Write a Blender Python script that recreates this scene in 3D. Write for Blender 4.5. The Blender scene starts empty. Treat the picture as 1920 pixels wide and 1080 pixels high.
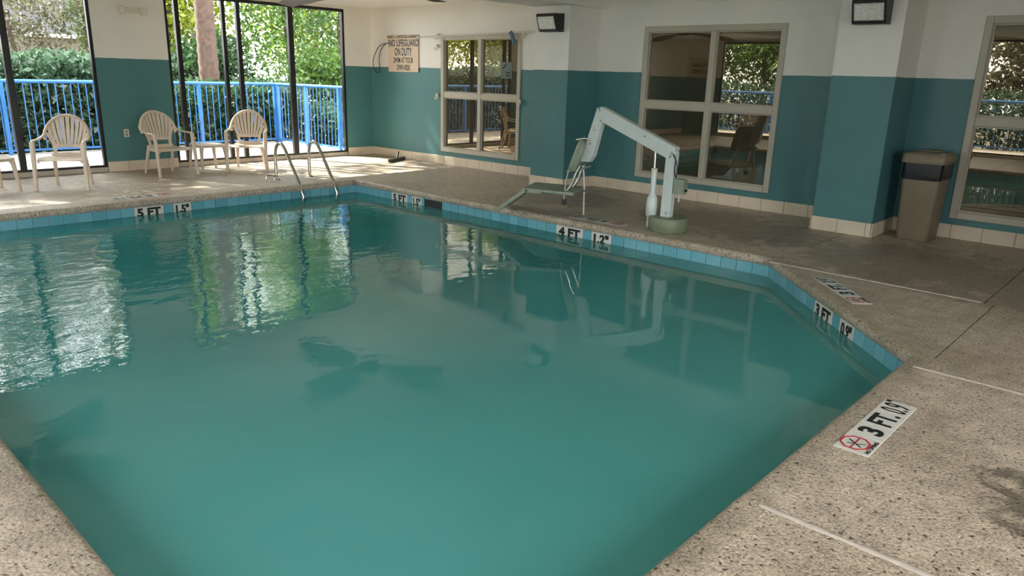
import bpy, bmesh, math, random
import numpy as np
from mathutils import Vector, Matrix
random.seed(7); RNG = np.random.default_rng(11)
SC = bpy.context.scene; COL = SC.collection
PI = math.pi

# ------------------------------------------------------------------ camera
HC, FPX = 1.6, 1393.9
YAW, PITCH, ROLL = -.744637, .27864, -.027644
_f = Vector((math.sin(YAW)*math.cos(PITCH), math.cos(YAW)*math.cos(PITCH), -math.sin(PITCH)))
_r = Vector((math.cos(YAW), -math.sin(YAW), 0)); _d = _f.cross(_r)
_c, _s = math.cos(ROLL), math.sin(ROLL)
_rr, _dd = _c*_r + _s*_d, -_s*_r + _c*_d
cd = bpy.data.cameras.new('camera'); cam = bpy.data.objects.new('camera', cd); COL.objects.link(cam)
cd.sensor_width = 36; cd.lens = FPX/1920*36; cd.clip_start = .05; cd.clip_end = 300
cam.matrix_world = Matrix(((_rr.x, -_dd.x, -_f.x, 0), (_rr.y, -_dd.y, -_f.y, 0), (_rr.z, -_dd.z, -_f.z, HC), (0, 0, 0, 1)))
SC.camera = cam

# ------------------------------------------------------------------ world, sun, exposure
SKY = 2.4; SUN = 11.0; EXPO = 1.85
w = bpy.data.worlds.new('sky'); SC.world = w; w.use_nodes = True
bg = w.node_tree.nodes['Background']; bg.inputs[0].default_value = (.985, .965, 1, 1); bg.inputs[1].default_value = SKY
sl = bpy.data.lights.new('sun', 'SUN'); sl.energy = SUN; sl.angle = math.radians(.6); sl.color = (1, .93, .82)
sun = bpy.data.objects.new('sun', sl); COL.objects.link(sun)
SUN_EL, SUN_AZ = math.radians(43), math.radians(22)
sun_dir = Vector((math.cos(SUN_EL)*math.cos(SUN_AZ), math.cos(SUN_EL)*math.sin(SUN_AZ), -math.sin(SUN_EL)))
sun.rotation_euler = sun_dir.to_track_quat('-Z', 'Y').to_euler(); sun.location = (-20, -4, 15)
SC.view_settings.view_transform = 'Standard'; SC.view_settings.look = 'None'
SC.view_settings.exposure = EXPO; SC.view_settings.gamma = 1; SC.view_settings.use_curve_mapping = False
SC.cycles.use_denoising = True
SC.cycles.max_bounces = 12; SC.cycles.diffuse_bounces = 6; SC.cycles.glossy_bounces = 5
SC.cycles.transparent_max_bounces = 16; SC.cycles.transmission_bounces = 6
SC.cycles.sample_clamp_indirect = 8
SC.cycles.caustics_reflective = False

def portal(name, loc, size, direction):
    l = bpy.data.lights.new(name, 'AREA'); l.shape = 'RECTANGLE'; l.size, l.size_y = size
    l.cycles.is_portal = True
    o = bpy.data.objects.new(name, l); COL.objects.link(o); o.location = loc
    o.rotation_euler = Vector(direction).to_track_quat('-Z', 'Y').to_euler()
portal('sky_portal', (-12.5, 4.7, 1.4), (8, 2.7), (1, 0, 0))
portal('sky_portal', (-4.5, -2.75, 1.4), (14, 2.7), (0, 1, 0))
portal('sky_portal', (2.95, 1.2, 1.4), (7, 2.7), (-1, 0, 0))

# ------------------------------------------------------------------ materials
def new_mat(name):
    m = bpy.data.materials.new(name); m.use_nodes = True
    nt = m.node_tree; nt.nodes.clear()
    out = nt.nodes.new('ShaderNodeOutputMaterial')
    return m, nt, out
class NT:
    def __init__(s, nt): s.nt = nt
    def n(s, t, **kw):
        nd = s.nt.nodes.new(t)
        for k, v in kw.items():
            if k in nd.inputs.keys(): nd.inputs[k].default_value = v
            else: setattr(nd, k, v)
        return nd
    def l(s, a, b): s.nt.links.new(a, b)
    def ramp(s, fac, stops, interp='LINEAR'):
        r = s.nt.nodes.new('ShaderNodeValToRGB'); r.color_ramp.interpolation = interp
        e = r.color_ramp.elements
        while len(e) < len(stops): e.new(.5)
        for el, (p, c) in zip(e, stops):
            el.position = p; el.color = (*c, 1) if len(c) == 3 else c
        s.l(fac, r.inputs[0]); return r.outputs[0]
    def noise(s, vec, scale, detail=3, rough=.55, dist=0):
        nd = s.n('ShaderNodeTexNoise'); nd.inputs['Scale'].default_value = scale
        nd.inputs['Detail'].default_value = detail; nd.inputs['Roughness'].default_value = rough
        nd.inputs['Distortion'].default_value = dist
        if vec is not None: s.l(vec, nd.inputs['Vector'])
        return nd.outputs['Fac']
    def mix(s, fac, a, b, blend='MIX'):
        nd = s.nt.nodes.new('ShaderNodeMix'); nd.data_type = 'RGBA'; nd.blend_type = blend
        for sock, v in ((nd.inputs['Factor'], fac), (nd.inputs['A'], a), (nd.inputs['B'], b)):
            if hasattr(v, 'is_output'): s.l(v, sock)
            else: sock.default_value = (*v, 1) if isinstance(v, tuple) and len(v) == 3 else v
        # colour sockets are the RGBA ones
        return nd
def mixc(T, fac, a, b, blend='MIX'):
    nd = T.nt.nodes.new('ShaderNodeMix'); nd.data_type = 'RGBA'; nd.blend_type = blend
    ins = [i for i in nd.inputs if i.enabled]
    for sock, v in zip(ins, (fac, a, b)):
        if isinstance(v, bpy.types.NodeSocket): T.l(v, sock)
        elif isinstance(v, tuple): sock.default_value = (*v, 1)
        else: sock.default_value = v
    return [o for o in nd.outputs if o.enabled][0]
def geo_pos(T): return T.n('ShaderNodeNewGeometry').outputs['Position']

def plain(name, col, rough=.5, var=.08, scale=6, bump=0, bscale=80, metal=0, spec=.5):
    m, nt, out = new_mat(name); T = NT(nt)
    b = T.n('ShaderNodeBsdfPrincipled'); b.inputs['Roughness'].default_value = rough
    b.inputs['Metallic'].default_value = metal; b.inputs['Specular IOR Level'].default_value = spec
    p = geo_pos(T); f = T.noise(p, scale, 4)
    lo = tuple(c*(1-var) for c in col); hi = tuple(min(1, c*(1+var)) for c in col)
    T.l(T.ramp(f, [(.3, lo), (.7, hi)]), b.inputs['Base Color'])
    if bump:
        bn = T.n('ShaderNodeBump'); bn.inputs['Strength'].default_value = bump; bn.inputs['Distance'].default_value = .004
        T.l(T.noise(p, bscale, 3), bn.inputs['Height']); T.l(bn.outputs[0], b.inputs['Normal'])
    T.l(b.outputs[0], out.inputs[0]); return m

M = {}
TEAL = (.072, .205, .215); WHITE = (.84, .815, .765)
def wall_paint():
    m, nt, out = new_mat('two_tone_wall_paint'); T = NT(nt)
    b = T.n('ShaderNodeBsdfPrincipled'); b.inputs['Roughness'].default_value = .42
    p = geo_pos(T); sp = T.n('ShaderNodeSeparateXYZ'); T.l(p, sp.inputs[0])
    wob = T.noise(p, 3.0, 2)
    ma = T.n('ShaderNodeMath', operation='MULTIPLY_ADD'); T.l(wob, ma.inputs[0]); ma.inputs[1].default_value = .012; T.l(sp.outputs[2], ma.inputs[2])
    gt = T.n('ShaderNodeMath', operation='GREATER_THAN'); T.l(ma.outputs[0], gt.inputs[0]); gt.inputs[1].default_value = 1.694
    f = T.noise(p, 1.3, 5)
    teal = T.ramp(f, [(.3, tuple(c*.93 for c in TEAL)), (.7, tuple(c*1.07 for c in TEAL))])
    wh = T.ramp(f, [(.3, tuple(c*.96 for c in WHITE)), (.7, tuple(c*1.03 for c in WHITE))])
    T.l(mixc(T, gt.outputs[0], teal, wh), b.inputs['Base Color'])
    bn = T.n('ShaderNodeBump'); bn.inputs['Strength'].default_value = .25; bn.inputs['Distance'].default_value = .003
    T.l(T.noise(p, 55, 3), bn.inputs['Height']); T.l(bn.outputs[0], b.inputs['Normal'])
    T.l(b.outputs[0], out.inputs[0]); return m
M['wall'] = wall_paint()
M['white'] = plain('white_ceiling_paint', (.86, .845, .81), .6, .03, 1.2, .2, 60)
M['base_tile'] = plain('cream_ceramic_tile', (.74, .625, .49), .28, .09, 3.0, .05, 30)
M['grout'] = plain('grey_grout', (.30, .25, .20), .8, .15, 20)
M['frame_white'] = plain('almond_window_frame_paint', (.50, .46, .37), .38, .05, 5)
M['black_frame'] = plain('black_anodised_aluminium', (.012, .011, .011), .35, .2, 8)
M['chair'] = plain('beige_resin_plastic', (.73, .61, .49), .38, .06, 5, .06, 150)
M['steel'] = plain('brushed_stainless_steel', (.60, .57, .52), .22, .1, 12, metal=1)
M['lift_white'] = plain('white_powder_coat', (.66, .70, .68), .32, .05, 6)
M['lift_green'] = plain('olive_grey_plastic', (.20, .23, .15), .45, .12, 9, .15, 90)
M['seat_plastic'] = plain('pale_green_grey_seat_plastic', (.27, .31, .23), .4, .12, 9, .1, 90)
M['black'] = plain('black_plastic', (.012, .012, .013), .4, .2, 9)
M['bin'] = plain('taupe_bin_plastic', (.25, .20, .14), .45, .08, 6, .1, 120)
M['bag'] = plain('black_bin_liner', (.006, .006, .009), .38, .2, 20, 1.0, 14)
M['rail_blue'] = plain('bright_blue_gloss_paint', (.035, .14, .36), .3, .2, 5)
M['sign'] = plain('cream_sign_board', (.72, .58, .44), .5, .05, 4)
M['ink'] = plain('black_lettering', (.010, .010, .011), .5, .1, 9)
M['red_ink'] = plain('red_print', (.50, .02, .04), .5, .1, 9)
M['marker'] = plain('white_marker_tile', (.70, .68, .63), .25, .05, 9)
M['fan'] = plain('dark_brown_fan_blade', (.075, .050, .042), .5, .2, 12)
M['ivory'] = plain('ivory_plastic', (.70, .64, .52), .4, .04, 9)
M['lens'] = plain('prismatic_lamp_lens', (.78, .78, .75), .12, .15, 40, .8, 60)
M['pole'] = plain('pale_aluminium_pole', (.62, .60, .55), .35, .08, 9)
M['blue_plastic'] = plain('blue_plastic', (.03, .14, .26), .4, .1, 9)
M['cable'] = plain('black_rubber_cable', (.015, .016, .02), .5, .1, 9)
M['curb'] = plain('pale_concrete_curb', (.52, .47, .40), .7, .12, 8, .4, 60)
M['balcony'] = plain('pale_concrete_walkway', (.33, .30, .275), .75, .15, 5, .5, 50)
M['ground'] = plain('leaf_litter_ground', (.10, .085, .05), .95, .5, 2, .6, 20)
M['sealant'] = plain('white_joint_sealant', (.54, .47, .41), .6, .12, 15, .5, 60)
M['dark_joint'] = plain('dark_joint_gap', (.045, .036, .028), .9, .3, 15)
M['bark'] = plain('rough_brown_bark', (.08, .055, .04), .9, .45, 9, 1.0, 22)
M['palm_bark'] = plain('ringed_palm_bark', (.085, .052, .038), .9, .35, 11, 1.0, 30)
M['grey_wall'] = plain('grey_siding', (.22, .22, .24), .7, .06, 2)
M['ledge'] = plain('white_ledge', (.5, .5, .49), .6, .05, 2)
M['notice'] = plain('dimmed_notice_sheet', (.10, .13, .125), .4, .05, 9)  # pale sheet with the dimness behind the window film put into its colour
M['glassframe_in'] = plain('window_gasket', (.05, .045, .04), .5, .1, 9)

def brick_mat():
    m, nt, out = new_mat('weathered_brick'); T = NT(nt)
    b = T.n('ShaderNodeBsdfPrincipled'); b.inputs['Roughness'].default_value = .9
    tc = T.n('ShaderNodeTexCoord'); mp = T.n('ShaderNodeMapping'); mp.inputs['Rotation'].default_value = (PI/2, 0, PI/2)
    T.l(tc.outputs['Object'], mp.inputs[0])
    bk = T.n('ShaderNodeTexBrick'); bk.inputs['Scale'].default_value = 4
    bk.inputs['Color1'].default_value = (.16, .085, .06, 1); bk.inputs['Color2'].default_value = (.21, .125, .09, 1); bk.inputs['Mortar'].default_value = (.24, .21, .19, 1)
    T.l(mp.outputs[0], bk.inputs[0]); T.l(bk.outputs[0], b.inputs['Base Color']); T.l(b.outputs[0], out.inputs[0]); return m
M['brick'] = brick_mat()

def deck_mat(name, dark=0.0):
    m, nt, out = new_mat(name); T = NT(nt)
    b = T.n('ShaderNodeBsdfPrincipled')
    p = geo_pos(T)
    big = T.noise(p, .9, 5, .6)
    col = T.ramp(big, [(.28, (.36, .285, .215)), (.5, (.51, .42, .335)), (.75, (.63, .53, .44))])
    mid = T.noise(p, 9, 4, .6)
    col = mixc(T, .55, col, T.ramp(mid, [(.3, (.30, .30, .30)), (.7, (.72, .70, .68))]), 'OVERLAY')
    fine = T.noise(p, 75, 3, .7)
    col = mixc(T, .55, col, T.ramp(fine, [(.36, (.06, .06, .06)), (.5, (.5, .5, .5)), (.66, (.86, .85, .83))]), 'OVERLAY')
    pits = T.noise(p, 48, 2, .5)
    pm = T.ramp(pits, [(.33, (1, 1, 1)), (.39, (0, 0, 0))])
    col = mixc(T, pm, col, (.085, .068, .052))
    # dark water stains with a shape of their own
    st = T.noise(p, 3.4, 8, .70, .6)
    sp = T.n('ShaderNodeSeparateXYZ'); T.l(p, sp.inputs[0])
    def spot(x, y, r):
        d = T.n('ShaderNodeVectorMath', operation='DISTANCE'); T.l(p, d.inputs[0]); d.inputs[1].default_value = (x, y, 0)
        mr = T.n('ShaderNodeMapRange'); mr.inputs[1].default_value = r; mr.inputs[2].default_value = 0
        mr.inputs[3].default_value = 0; mr.inputs[4].default_value = 1; T.l(d.outputs['Value'], mr.inputs[0]); return mr.outputs[0]
    def stain(spots, strength, c):
        nonlocal col
        acc = None
        for (x, y, r) in spots:
            q = spot(x, y, r)
            if acc is None: acc = q
            else:
                mx = T.n('ShaderNodeMath', operation='MAXIMUM'); T.l(acc, mx.inputs[0]); T.l(q, mx.inputs[1]); acc = mx.outputs[0]
        m1 = T.n('ShaderNodeMath', operation='MULTIPLY'); T.l(acc, m1.inputs[0]); m1.inputs[1].default_value = .55
        m2 = T.n('ShaderNodeMath', operation='MULTIPLY_ADD'); T.l(st, m2.inputs[0]); m2.inputs[1].default_value = 1.25; T.l(m1.outputs[0], m2.inputs[2])
        sm = T.ramp(m2.outputs[0], [(.80, (0, 0, 0)), (.90, (1, 1, 1))])
        gate = T.n('ShaderNodeMath', operation='GREATER_THAN'); T.l(acc, gate.inputs[0]); gate.inputs[1].default_value = .02
        m3 = T.n('ShaderNodeMath', operation='MULTIPLY'); T.l(sm, m3.inputs[0]); T.l(gate.outputs[0], m3.inputs[1])
        m4 = T.n('ShaderNodeMath', operation='MULTIPLY'); T.l(m3.outputs[0], m4.inputs[0]); m4.inputs[1].default_value = strength
        col = mixc(T, m4.outputs[0], col, c)
    stain([(-.09, 3.38, .50)], .74, (.075, .060, .044))
    stain([(-1.9, 7.5, 1.5), (-1.0, 7.3, 1.3), (-3.4, 7.9, 1.2), (-6.4, 8.0, 1.2), (-4.4, 8.1, 1.1)], .42, (.11, .085, .06))
    if dark: col = mixc(T, dark, col, (.19, .165, .10))  # olive tint holds both the wetness and the shade of the coping face
    T.l(col, b.inputs['Base Color'])
    rr = T.ramp(big, [(.3, (.30, .30, .30)), (.7, (.55, .55, .55))]); T.l(rr, b.inputs['Roughness'])
    bn = T.n('ShaderNodeBump'); bn.inputs['Strength'].default_value = .75; bn.inputs['Distance'].default_value = .006
    h = T.n('ShaderNodeMath', operation='ADD'); T.l(fine, h.inputs[0]); T.l(pits, h.inputs[1])
    T.l(h.outputs[0], bn.inputs['Height']); T.l(bn.outputs[0], b.inputs['Normal'])
    T.l(b.outputs[0], out.inputs[0]); return m
M['deck'] = deck_mat('sprayed_concrete_deck'); M['coping'] = deck_mat('wet_shaded_coping', .14)

def tile_mat():
    m, nt, out = new_mat('turquoise_pool_tile'); T = NT(nt)
    b = T.n('ShaderNodeBsdfPrincipled'); b.inputs['Roughness'].default_value = .12
    oi = T.n('ShaderNodeObjectInfo')
    T.l(T.ramp(oi.outputs['Random'], [(0, (.13, .37, .46)), (1, (.19, .47, .56))]), b.inputs['Base Color'])
    T.l(b.outputs[0], out.inputs[0]); return m
M['pool_tile'] = tile_mat()
M['plaster'] = plain('teal_pool_plaster', (.10, .40, .36), .7, .10, 1.4, .2, 30)
M['pool_grout'] = plain('pale_pool_grout', (.50, .58, .56), .7, .1, 15)

def water_mat():
    m, nt, out = new_mat('cloudy_pool_water'); T = NT(nt)
    p = geo_pos(T); sp = T.n('ShaderNodeSeparateXYZ'); T.l(p, sp.inputs[0])
    mp = T.n('ShaderNodeMapping'); mp.inputs['Scale'].default_value = (1.25, .85, 1); mp.inputs['Rotation'].default_value = (0, 0, .2)
    T.l(p, mp.inputs[0])
    n1 = T.noise(mp.outputs[0], 2.2, 2, .5, .5); n2 = T.noise(mp.outputs[0], 7.5, 2, .5, .3)
    n3 = T.noise(mp.outputs[0], 19, 2, .5, .2)
    a0 = T.n('ShaderNodeMath', operation='MULTIPLY_ADD'); T.l(n3, a0.inputs[0]); a0.inputs[1].default_value = .085; T.l(n1, a0.inputs[2])
    a = T.n('ShaderNodeMath', operation='MULTIPLY_ADD'); T.l(n2, a.inputs[0]); a.inputs[1].default_value = .32; T.l(a0.outputs[0], a.inputs[2])
    mr = T.n('ShaderNodeMapRange'); mr.interpolation_type = 'SMOOTHSTEP'
    mr.inputs[1].default_value = -3.2; mr.inputs[2].default_value = -8.6; mr.inputs[3].default_value = .10; mr.inputs[4].default_value = 1.0
    T.l(sp.outputs[0], mr.inputs[0])
    mry = T.n('ShaderNodeMapRange'); mry.interpolation_type = 'SMOOTHSTEP'
    mry.inputs[1].default_value = 5.0; mry.inputs[2].default_value = 2.5; mry.inputs[3].default_value = .45; mry.inputs[4].default_value = 1.0
    T.l(sp.outputs[1], mry.inputs[0])
    st = T.n('ShaderNodeMath', operation='MULTIPLY'); T.l(mr.outputs[0], st.inputs[0]); T.l(mry.outputs[0], st.inputs[1])
    bn = T.n('ShaderNodeBump'); bn.inputs['Distance'].default_value = .016
    T.l(st.outputs[0], bn.inputs['Strength']); T.l(a.outputs[0], bn.inputs['Height'])
    fr = T.n('ShaderNodeFresnel'); fr.inputs[0].default_value = 1.55; T.l(bn.outputs[0], fr.inputs['Normal'])
    gl = T.n('ShaderNodeBsdfGlossy'); gl.inputs['Roughness'].default_value = .0; T.l(bn.outputs[0], gl.inputs['Normal'])
    tr = T.n('ShaderNodeBsdfTransparent'); tr.inputs[0].default_value = (.45, .86, .80, 1)
    df = T.n('ShaderNodeBsdfDiffuse')
    cl = T.noise(p, .55, 4, .55, .6)
    shal = T.ramp(cl, [(.32, (.105, .48, .47)), (.68, (.145, .55, .54))])
    deep = T.ramp(cl, [(.32, (.026, .32, .325)), (.68, (.040, .365, .365))])
    mrd = T.n('ShaderNodeMapRange'); mrd.inputs[1].default_value = -2.5; mrd.inputs[2].default_value = -7.5; T.l(sp.outputs[0], mrd.inputs[0])
    T.l(mixc(T, mrd.outputs[0], shal, deep), df.inputs[0])
    m1 = T.n('ShaderNodeMixShader'); m1.inputs[0].default_value = .62; T.l(tr.outputs[0], m1.inputs[1]); T.l(df.outputs[0], m1.inputs[2])
    m2 = T.n('ShaderNodeMixShader'); T.l(fr.outputs[0], m2.inputs[0]); T.l(m1.outputs[0], m2.inputs[1]); T.l(gl.outputs[0], m2.inputs[2])
    T.l(m2.outputs[0], out.inputs[0]); return m
M['water'] = water_mat()

def clear_glass():
    m, nt, out = new_mat('clear_window_glass'); T = NT(nt)
    fr = T.n('ShaderNodeFresnel'); fr.inputs[0].default_value = 1.25
    tr = T.n('ShaderNodeBsdfTransparent'); tr.inputs[0].default_value = (.95, .98, .97, 1)
    gl = T.n('ShaderNodeBsdfGlossy'); gl.inputs['Roughness'].default_value = .0
    m2 = T.n('ShaderNodeMixShader'); T.l(fr.outputs[0], m2.inputs[0]); T.l(tr.outputs[0], m2.inputs[1]); T.l(gl.outputs[0], m2.inputs[2])
    T.l(m2.outputs[0], out.inputs[0]); return m
M['glass'] = clear_glass()
def film_glass():
    m, nt, out = new_mat('bronze_film_glass'); T = NT(nt)
    df = T.n('ShaderNodeBsdfDiffuse'); df.inputs[0].default_value = (.052, .041, .027, 1)
    gl = T.n('ShaderNodeBsdfGlossy'); gl.inputs['Roughness'].default_value = .004; gl.inputs[0].default_value = (.92, .80, .62, 1)
    lw = T.n('ShaderNodeFresnel'); lw.inputs[0].default_value = 2.7
    m2 = T.n('ShaderNodeMixShader'); T.l(lw.outputs[0], m2.inputs[0]); T.l(df.outputs[0], m2.inputs[1]); T.l(gl.outputs[0], m2.inputs[2])
    T.l(m2.outputs[0], out.inputs[0]); return m
M['film'] = film_glass()
def leaf_mat(name, col, var=.35, trans=.45):
    m, nt, out = new_mat(name); T = NT(nt)
    p = geo_pos(T); wn = T.n('ShaderNodeTexWhiteNoise')
    sn = T.n('ShaderNodeVectorMath', operation='SNAP'); T.l(p, sn.inputs[0]); sn.inputs[1].default_value = (.09, .09, .09)
    T.l(sn.outputs[0], wn.inputs[0])
    c = T.ramp(wn.outputs[0], [(0, tuple(x*(1-var) for x in col)), (1, tuple(min(1, x*(1+var)) for x in col))])
    df = T.n('ShaderNodeBsdfDiffuse'); T.l(c, df.inputs[0])
    tl = T.n('ShaderNodeBsdfTranslucent'); T.l(c, tl.inputs[0])
    gl = T.n('ShaderNodeBsdfGlossy'); gl.inputs['Roughness'].default_value = .35
    m1 = T.n('ShaderNodeMixShader'); m1.inputs[0].default_value = trans; T.l(df.outputs[0], m1.inputs[1]); T.l(tl.outputs[0], m1.inputs[2])
    m2 = T.n('ShaderNodeMixShader'); m2.inputs[0].default_value = .05; T.l(m1.outputs[0], m2.inputs[1]); T.l(gl.outputs[0], m2.inputs[2])
    T.l(m2.outputs[0], out.inputs[0]); return m
M['leaf_dark'] = leaf_mat('dark_green_leaf', (.030, .075, .024)); M['leaf_mid'] = leaf_mat('mid_green_leaf', (.10, .19, .035))
M['leaf_lime'] = leaf_mat('lime_leaf', (.27, .32, .025)); M['leaf_olive'] = leaf_mat('olive_twig_leaf', (.12, .115, .065), .4, .3)
M['leaf_hedge'] = leaf_mat('glossy_hedge_leaf', (.045, .090, .048), .5, .3)

# ------------------------------------------------------------------ mesh helpers
class MB:
    def __init__(s): s.v, s.f = [], []
    def add(s, vs, fs):
        o = len(s.v); s.v += [tuple(x) for x in vs]; s.f += [tuple(i+o for i in f) for f in fs]; return s
    def box(s, x0, x1, y0, y1, z0, z1):
        return s.add([(x0, y0, z0), (x1, y0, z0), (x1, y1, z0), (x0, y1, z0), (x0, y0, z1), (x1, y0, z1), (x1, y1, z1), (x0, y1, z1)],
                     [(0, 3, 2, 1), (4, 5, 6, 7), (0, 1, 5, 4), (1, 2, 6, 5), (2, 3, 7, 6), (3, 0, 4, 7)])
    def prism(s, poly, z0, z1):
        n = len(poly)
        return s.add([(x, y, z0) for x, y in poly]+[(x, y, z1) for x, y in poly],
                     [tuple(range(n-1, -1, -1)), tuple(range(n, 2*n))]+[(i, (i+1) % n, n+(i+1) % n, n+i) for i in range(n)])
    def loft(s, rings, caps=True):
        n = len(rings[0]); vs = [p for r in rings for p in r]; fs = []
        for k in range(len(rings)-1):
            for i in range(n):
                j = (i+1) % n; fs.append((k*n+i, k*n+j, (k+1)*n+j, (k+1)*n+i))
        if caps: fs += [tuple(range(n-1, -1, -1)), tuple(range((len(rings)-1)*n, len(rings)*n))]
        return s.add(vs, fs)
    def tube(s, path, rad, n=10, ref=(0, 0, 1), caps=True, square=False):
        """sweep an ellipse (a across, b along ref) or a rectangle along a path"""
        P = [Vector(p) for p in path]; R = rad if isinstance(rad, list) else [rad]*len(P); rings = []
        ref = Vector(ref)
        for i, p in enumerate(P):
            t = (P[min(i+1, len(P)-1)]-P[max(i-1, 0)]).normalized()
            a = t.cross(ref)
            if a.length < 1e-3: a = t.cross(Vector((1, .01, 0)))
            a.normalize(); b = a.cross(t).normalized()
            ra, rb = R[i] if isinstance(R[i], tuple) else (R[i], R[i])
            if square: rings.append([p+a*ra*u+b*rb*v for u, v in ((1, 1), (-1, 1), (-1, -1), (1, -1))])
            else: rings.append([p+a*ra*math.cos(2*PI*k/n)+b*rb*math.sin(2*PI*k/n) for k in range(n)])
        return s.loft(rings, caps)
    def lathe(s, prof, cx=0, cy=0, n=24):
        rings = [[(cx+r*math.cos(2*PI*k/n), cy+r*math.sin(2*PI*k/n), z) for k in range(n)] for r, z in prof]
        return s.loft(rings)
    def build(s, name, mat, parent=None, smooth=False, bevel=0, seg=2):
        me = bpy.data.meshes.new(name); me.from_pydata(s.v, [], s.f); me.validate()
        bm = bmesh.new(); bm.from_mesh(me); bmesh.ops.recalc_face_normals(bm, faces=bm.faces)
        if bevel: bmesh.ops.bevel(bm, geom=[e for e in bm.edges if e.calc_face_angle(0) > .5], offset=bevel, segments=seg, affect='EDGES', profile=.6)
        if smooth:
            for f in bm.faces: f.smooth = True
            for e in bm.edges:
                if e.calc_face_angle(0) > .9: e.smooth = False
        bm.to_mesh(me); bm.free(); me.materials.append(M[mat] if isinstance(mat, str) else mat)
        return link(name, me, parent)
def link(name, me, parent=None):
    o = bpy.data.objects.new(name, me); COL.objects.link(o)
    if parent is not None: o.parent = parent
    return o
def thing(name, label, cat, loc=(0, 0, 0), rz=0, group=None):
    o = bpy.data.objects.new(name, None); COL.objects.link(o); o.empty_display_size = .1
    o.location = loc; o.rotation_euler = (0, 0, rz); return tag(o, label, cat, group)
def tag(o, label, cat, group=None):
    o['label'] = label; o['category'] = cat
    if group: o['group'] = group
    return o
def struct(o, label=None):
    o['kind'] = 'structure'
    if label: o['label'] = label
    return o
def dup(root, loc, rz, label=None):
    r = root.copy(); COL.objects.link(r); r.location = loc; r.rotation_euler = (0, 0, rz)
    if label: r['label'] = label
    for ch in list(root.children):
        c = ch.copy(); COL.objects.link(c); c.parent = r
        for g in list(ch.children):
            d = g.copy(); COL.objects.link(d); d.parent = c
    return r
def spline(pts, n=8):
    P = [Vector(p) for p in pts]; out = []
    for i in range(len(P)-1):
        p0, p1, p2, p3 = P[max(i-1, 0)], P[i], P[i+1], P[min(i+2, len(P)-1)]
        for k in range(n):
            t = k/n
            out.append(.5*((2*p1)+(-p0+p2)*t+(2*p0-5*p1+4*p2-p3)*t*t+(-p0+3*p1-3*p2+p3)*t**3))
    out.append(P[-1]); return out
def text(txt, wdt, hgt, mtx, mat, parent, name='lettering', thick=.0012, bold=0.0):
    """raised lettering wdt x hgt, centred; mtx maps the text plane (x right, y up, z out) to the parent's space"""
    cu = bpy.data.curves.new('lettering', 'FONT'); cu.body = txt; cu.extrude = .5; cu.offset = bold
    cu.resolution_u = 3
    tmp = bpy.data.objects.new('tmp_text', cu); COL.objects.link(tmp)
    dg = bpy.context.evaluated_depsgraph_get(); dg.update()
    me = bpy.data.meshes.new_from_object(tmp.evaluated_get(dg)); bpy.data.objects.remove(tmp)
    co = np.empty(len(me.vertices)*3); me.vertices.foreach_get('co', co); co = co.reshape(-1, 3)
    lo, hi = co.min(0), co.max(0); co = (co-(lo+hi)/2)/np.maximum(hi-lo, 1e-6)*np.array((wdt, hgt, thick)); co[:, 2] += thick/2
    me.vertices.foreach_set('co', co.ravel()); me.transform(mtx); me.materials.clear(); me.materials.append(M[mat]); me.name = name
    return link(name, me, parent)
def plane_mtx(o, x, y):
    x = Vector(x).normalized(); y = Vector(y).normalized(); z = x.cross(y)
    return Matrix(((x.x, y.x, z.x, o[0]), (x.y, y.y, z.y, o[1]), (x.z, y.z, z.z, o[2]), (0, 0, 0, 1)))

# ------------------------------------------------------------------ room shell
XG, YW, XE, YO, ZC = -12.38, 9.2, 2.8, -2.6, 2.76     # glass wall, back wall, end wall, opposite wall, ceiling
def grid_wall(name, axis, plane0, plane1, u0, u1, z0, z1, holes, mat='wall'):
    us = sorted({u0, u1, *[h[0] for h in holes], *[h[1] for h in holes]}); zs = sorted({z0, z1, *[h[2] for h in holes], *[h[3] for h in holes]})
    mb = MB()
    for a, b in zip(us, us[1:]):
        for c, d in zip(zs, zs[1:]):
            if any(h[0] <= a and b <= h[1] and h[2] <= c and d <= h[3] for h in holes): continue
            if axis == 'x': mb.box(a, b, plane0, plane1, c, d)
            else: mb.box(plane0, plane1, a, b, c, d)
    return struct(mb.build(name, mat))
W = [(-10.33, -8.41, .235, 2.245), (-6.10, -4.06, .235, 2.295), (-1.98, .06, .225, 2.31)]
wall_back = grid_wall('wall_back', 'x', YW, YW+.22, XG-.1, XE, 0, ZC, W)
GB = [(.9, 4.19), (5.27, 8.60)]                                       # glazed bays of the left wall (Y ranges)
ZF = 2.70
wall_left = grid_wall('wall_left', 'y', XG-.12, XG, YO-.15, YW+.22, 0, ZC, [(a, b, 0, ZF) for a, b in GB])
OB = [(-11.2, -7.5), (-6.8, -3.2), (-2.5, 2.5)]
wall_opposite = grid_wall('wall_opposite', 'x', YO-.15, YO, XG-.1, XE, 0, ZC, [(a, b, 0, ZF) for a, b in OB])
EB_FILL = [(-2.2, 4.6)]  # unseen end wall glazing, added to bring more daylight into the room
wall_end = grid_wall('wall_end', 'y', XE, XE+.15, YO-.15, YW+.22, 0, ZC, [(a, b, 0, ZF) for a, b in EB_FILL])
ceiling = struct(MB().box(XG-.12, XE+.15, YO-.15, YW+.22, ZC, ZC+.2).build('ceiling', 'white'))
YP = 8.5
PX = [(-7.52, -6.88), (-3.2, -2.55)]
for i, (a, b) in enumerate(PX):
    struct(MB().box(a, b, YP, YW, 0, ZC).build('column', 'wall'), 'square column projecting from the back wall')
    struct(MB().box(a, b+.13, YO, YW, 2.55, ZC+.01).build('trim_%d' % (i+1), 'white'), 'white ceiling beam crossing the pool room')

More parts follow.
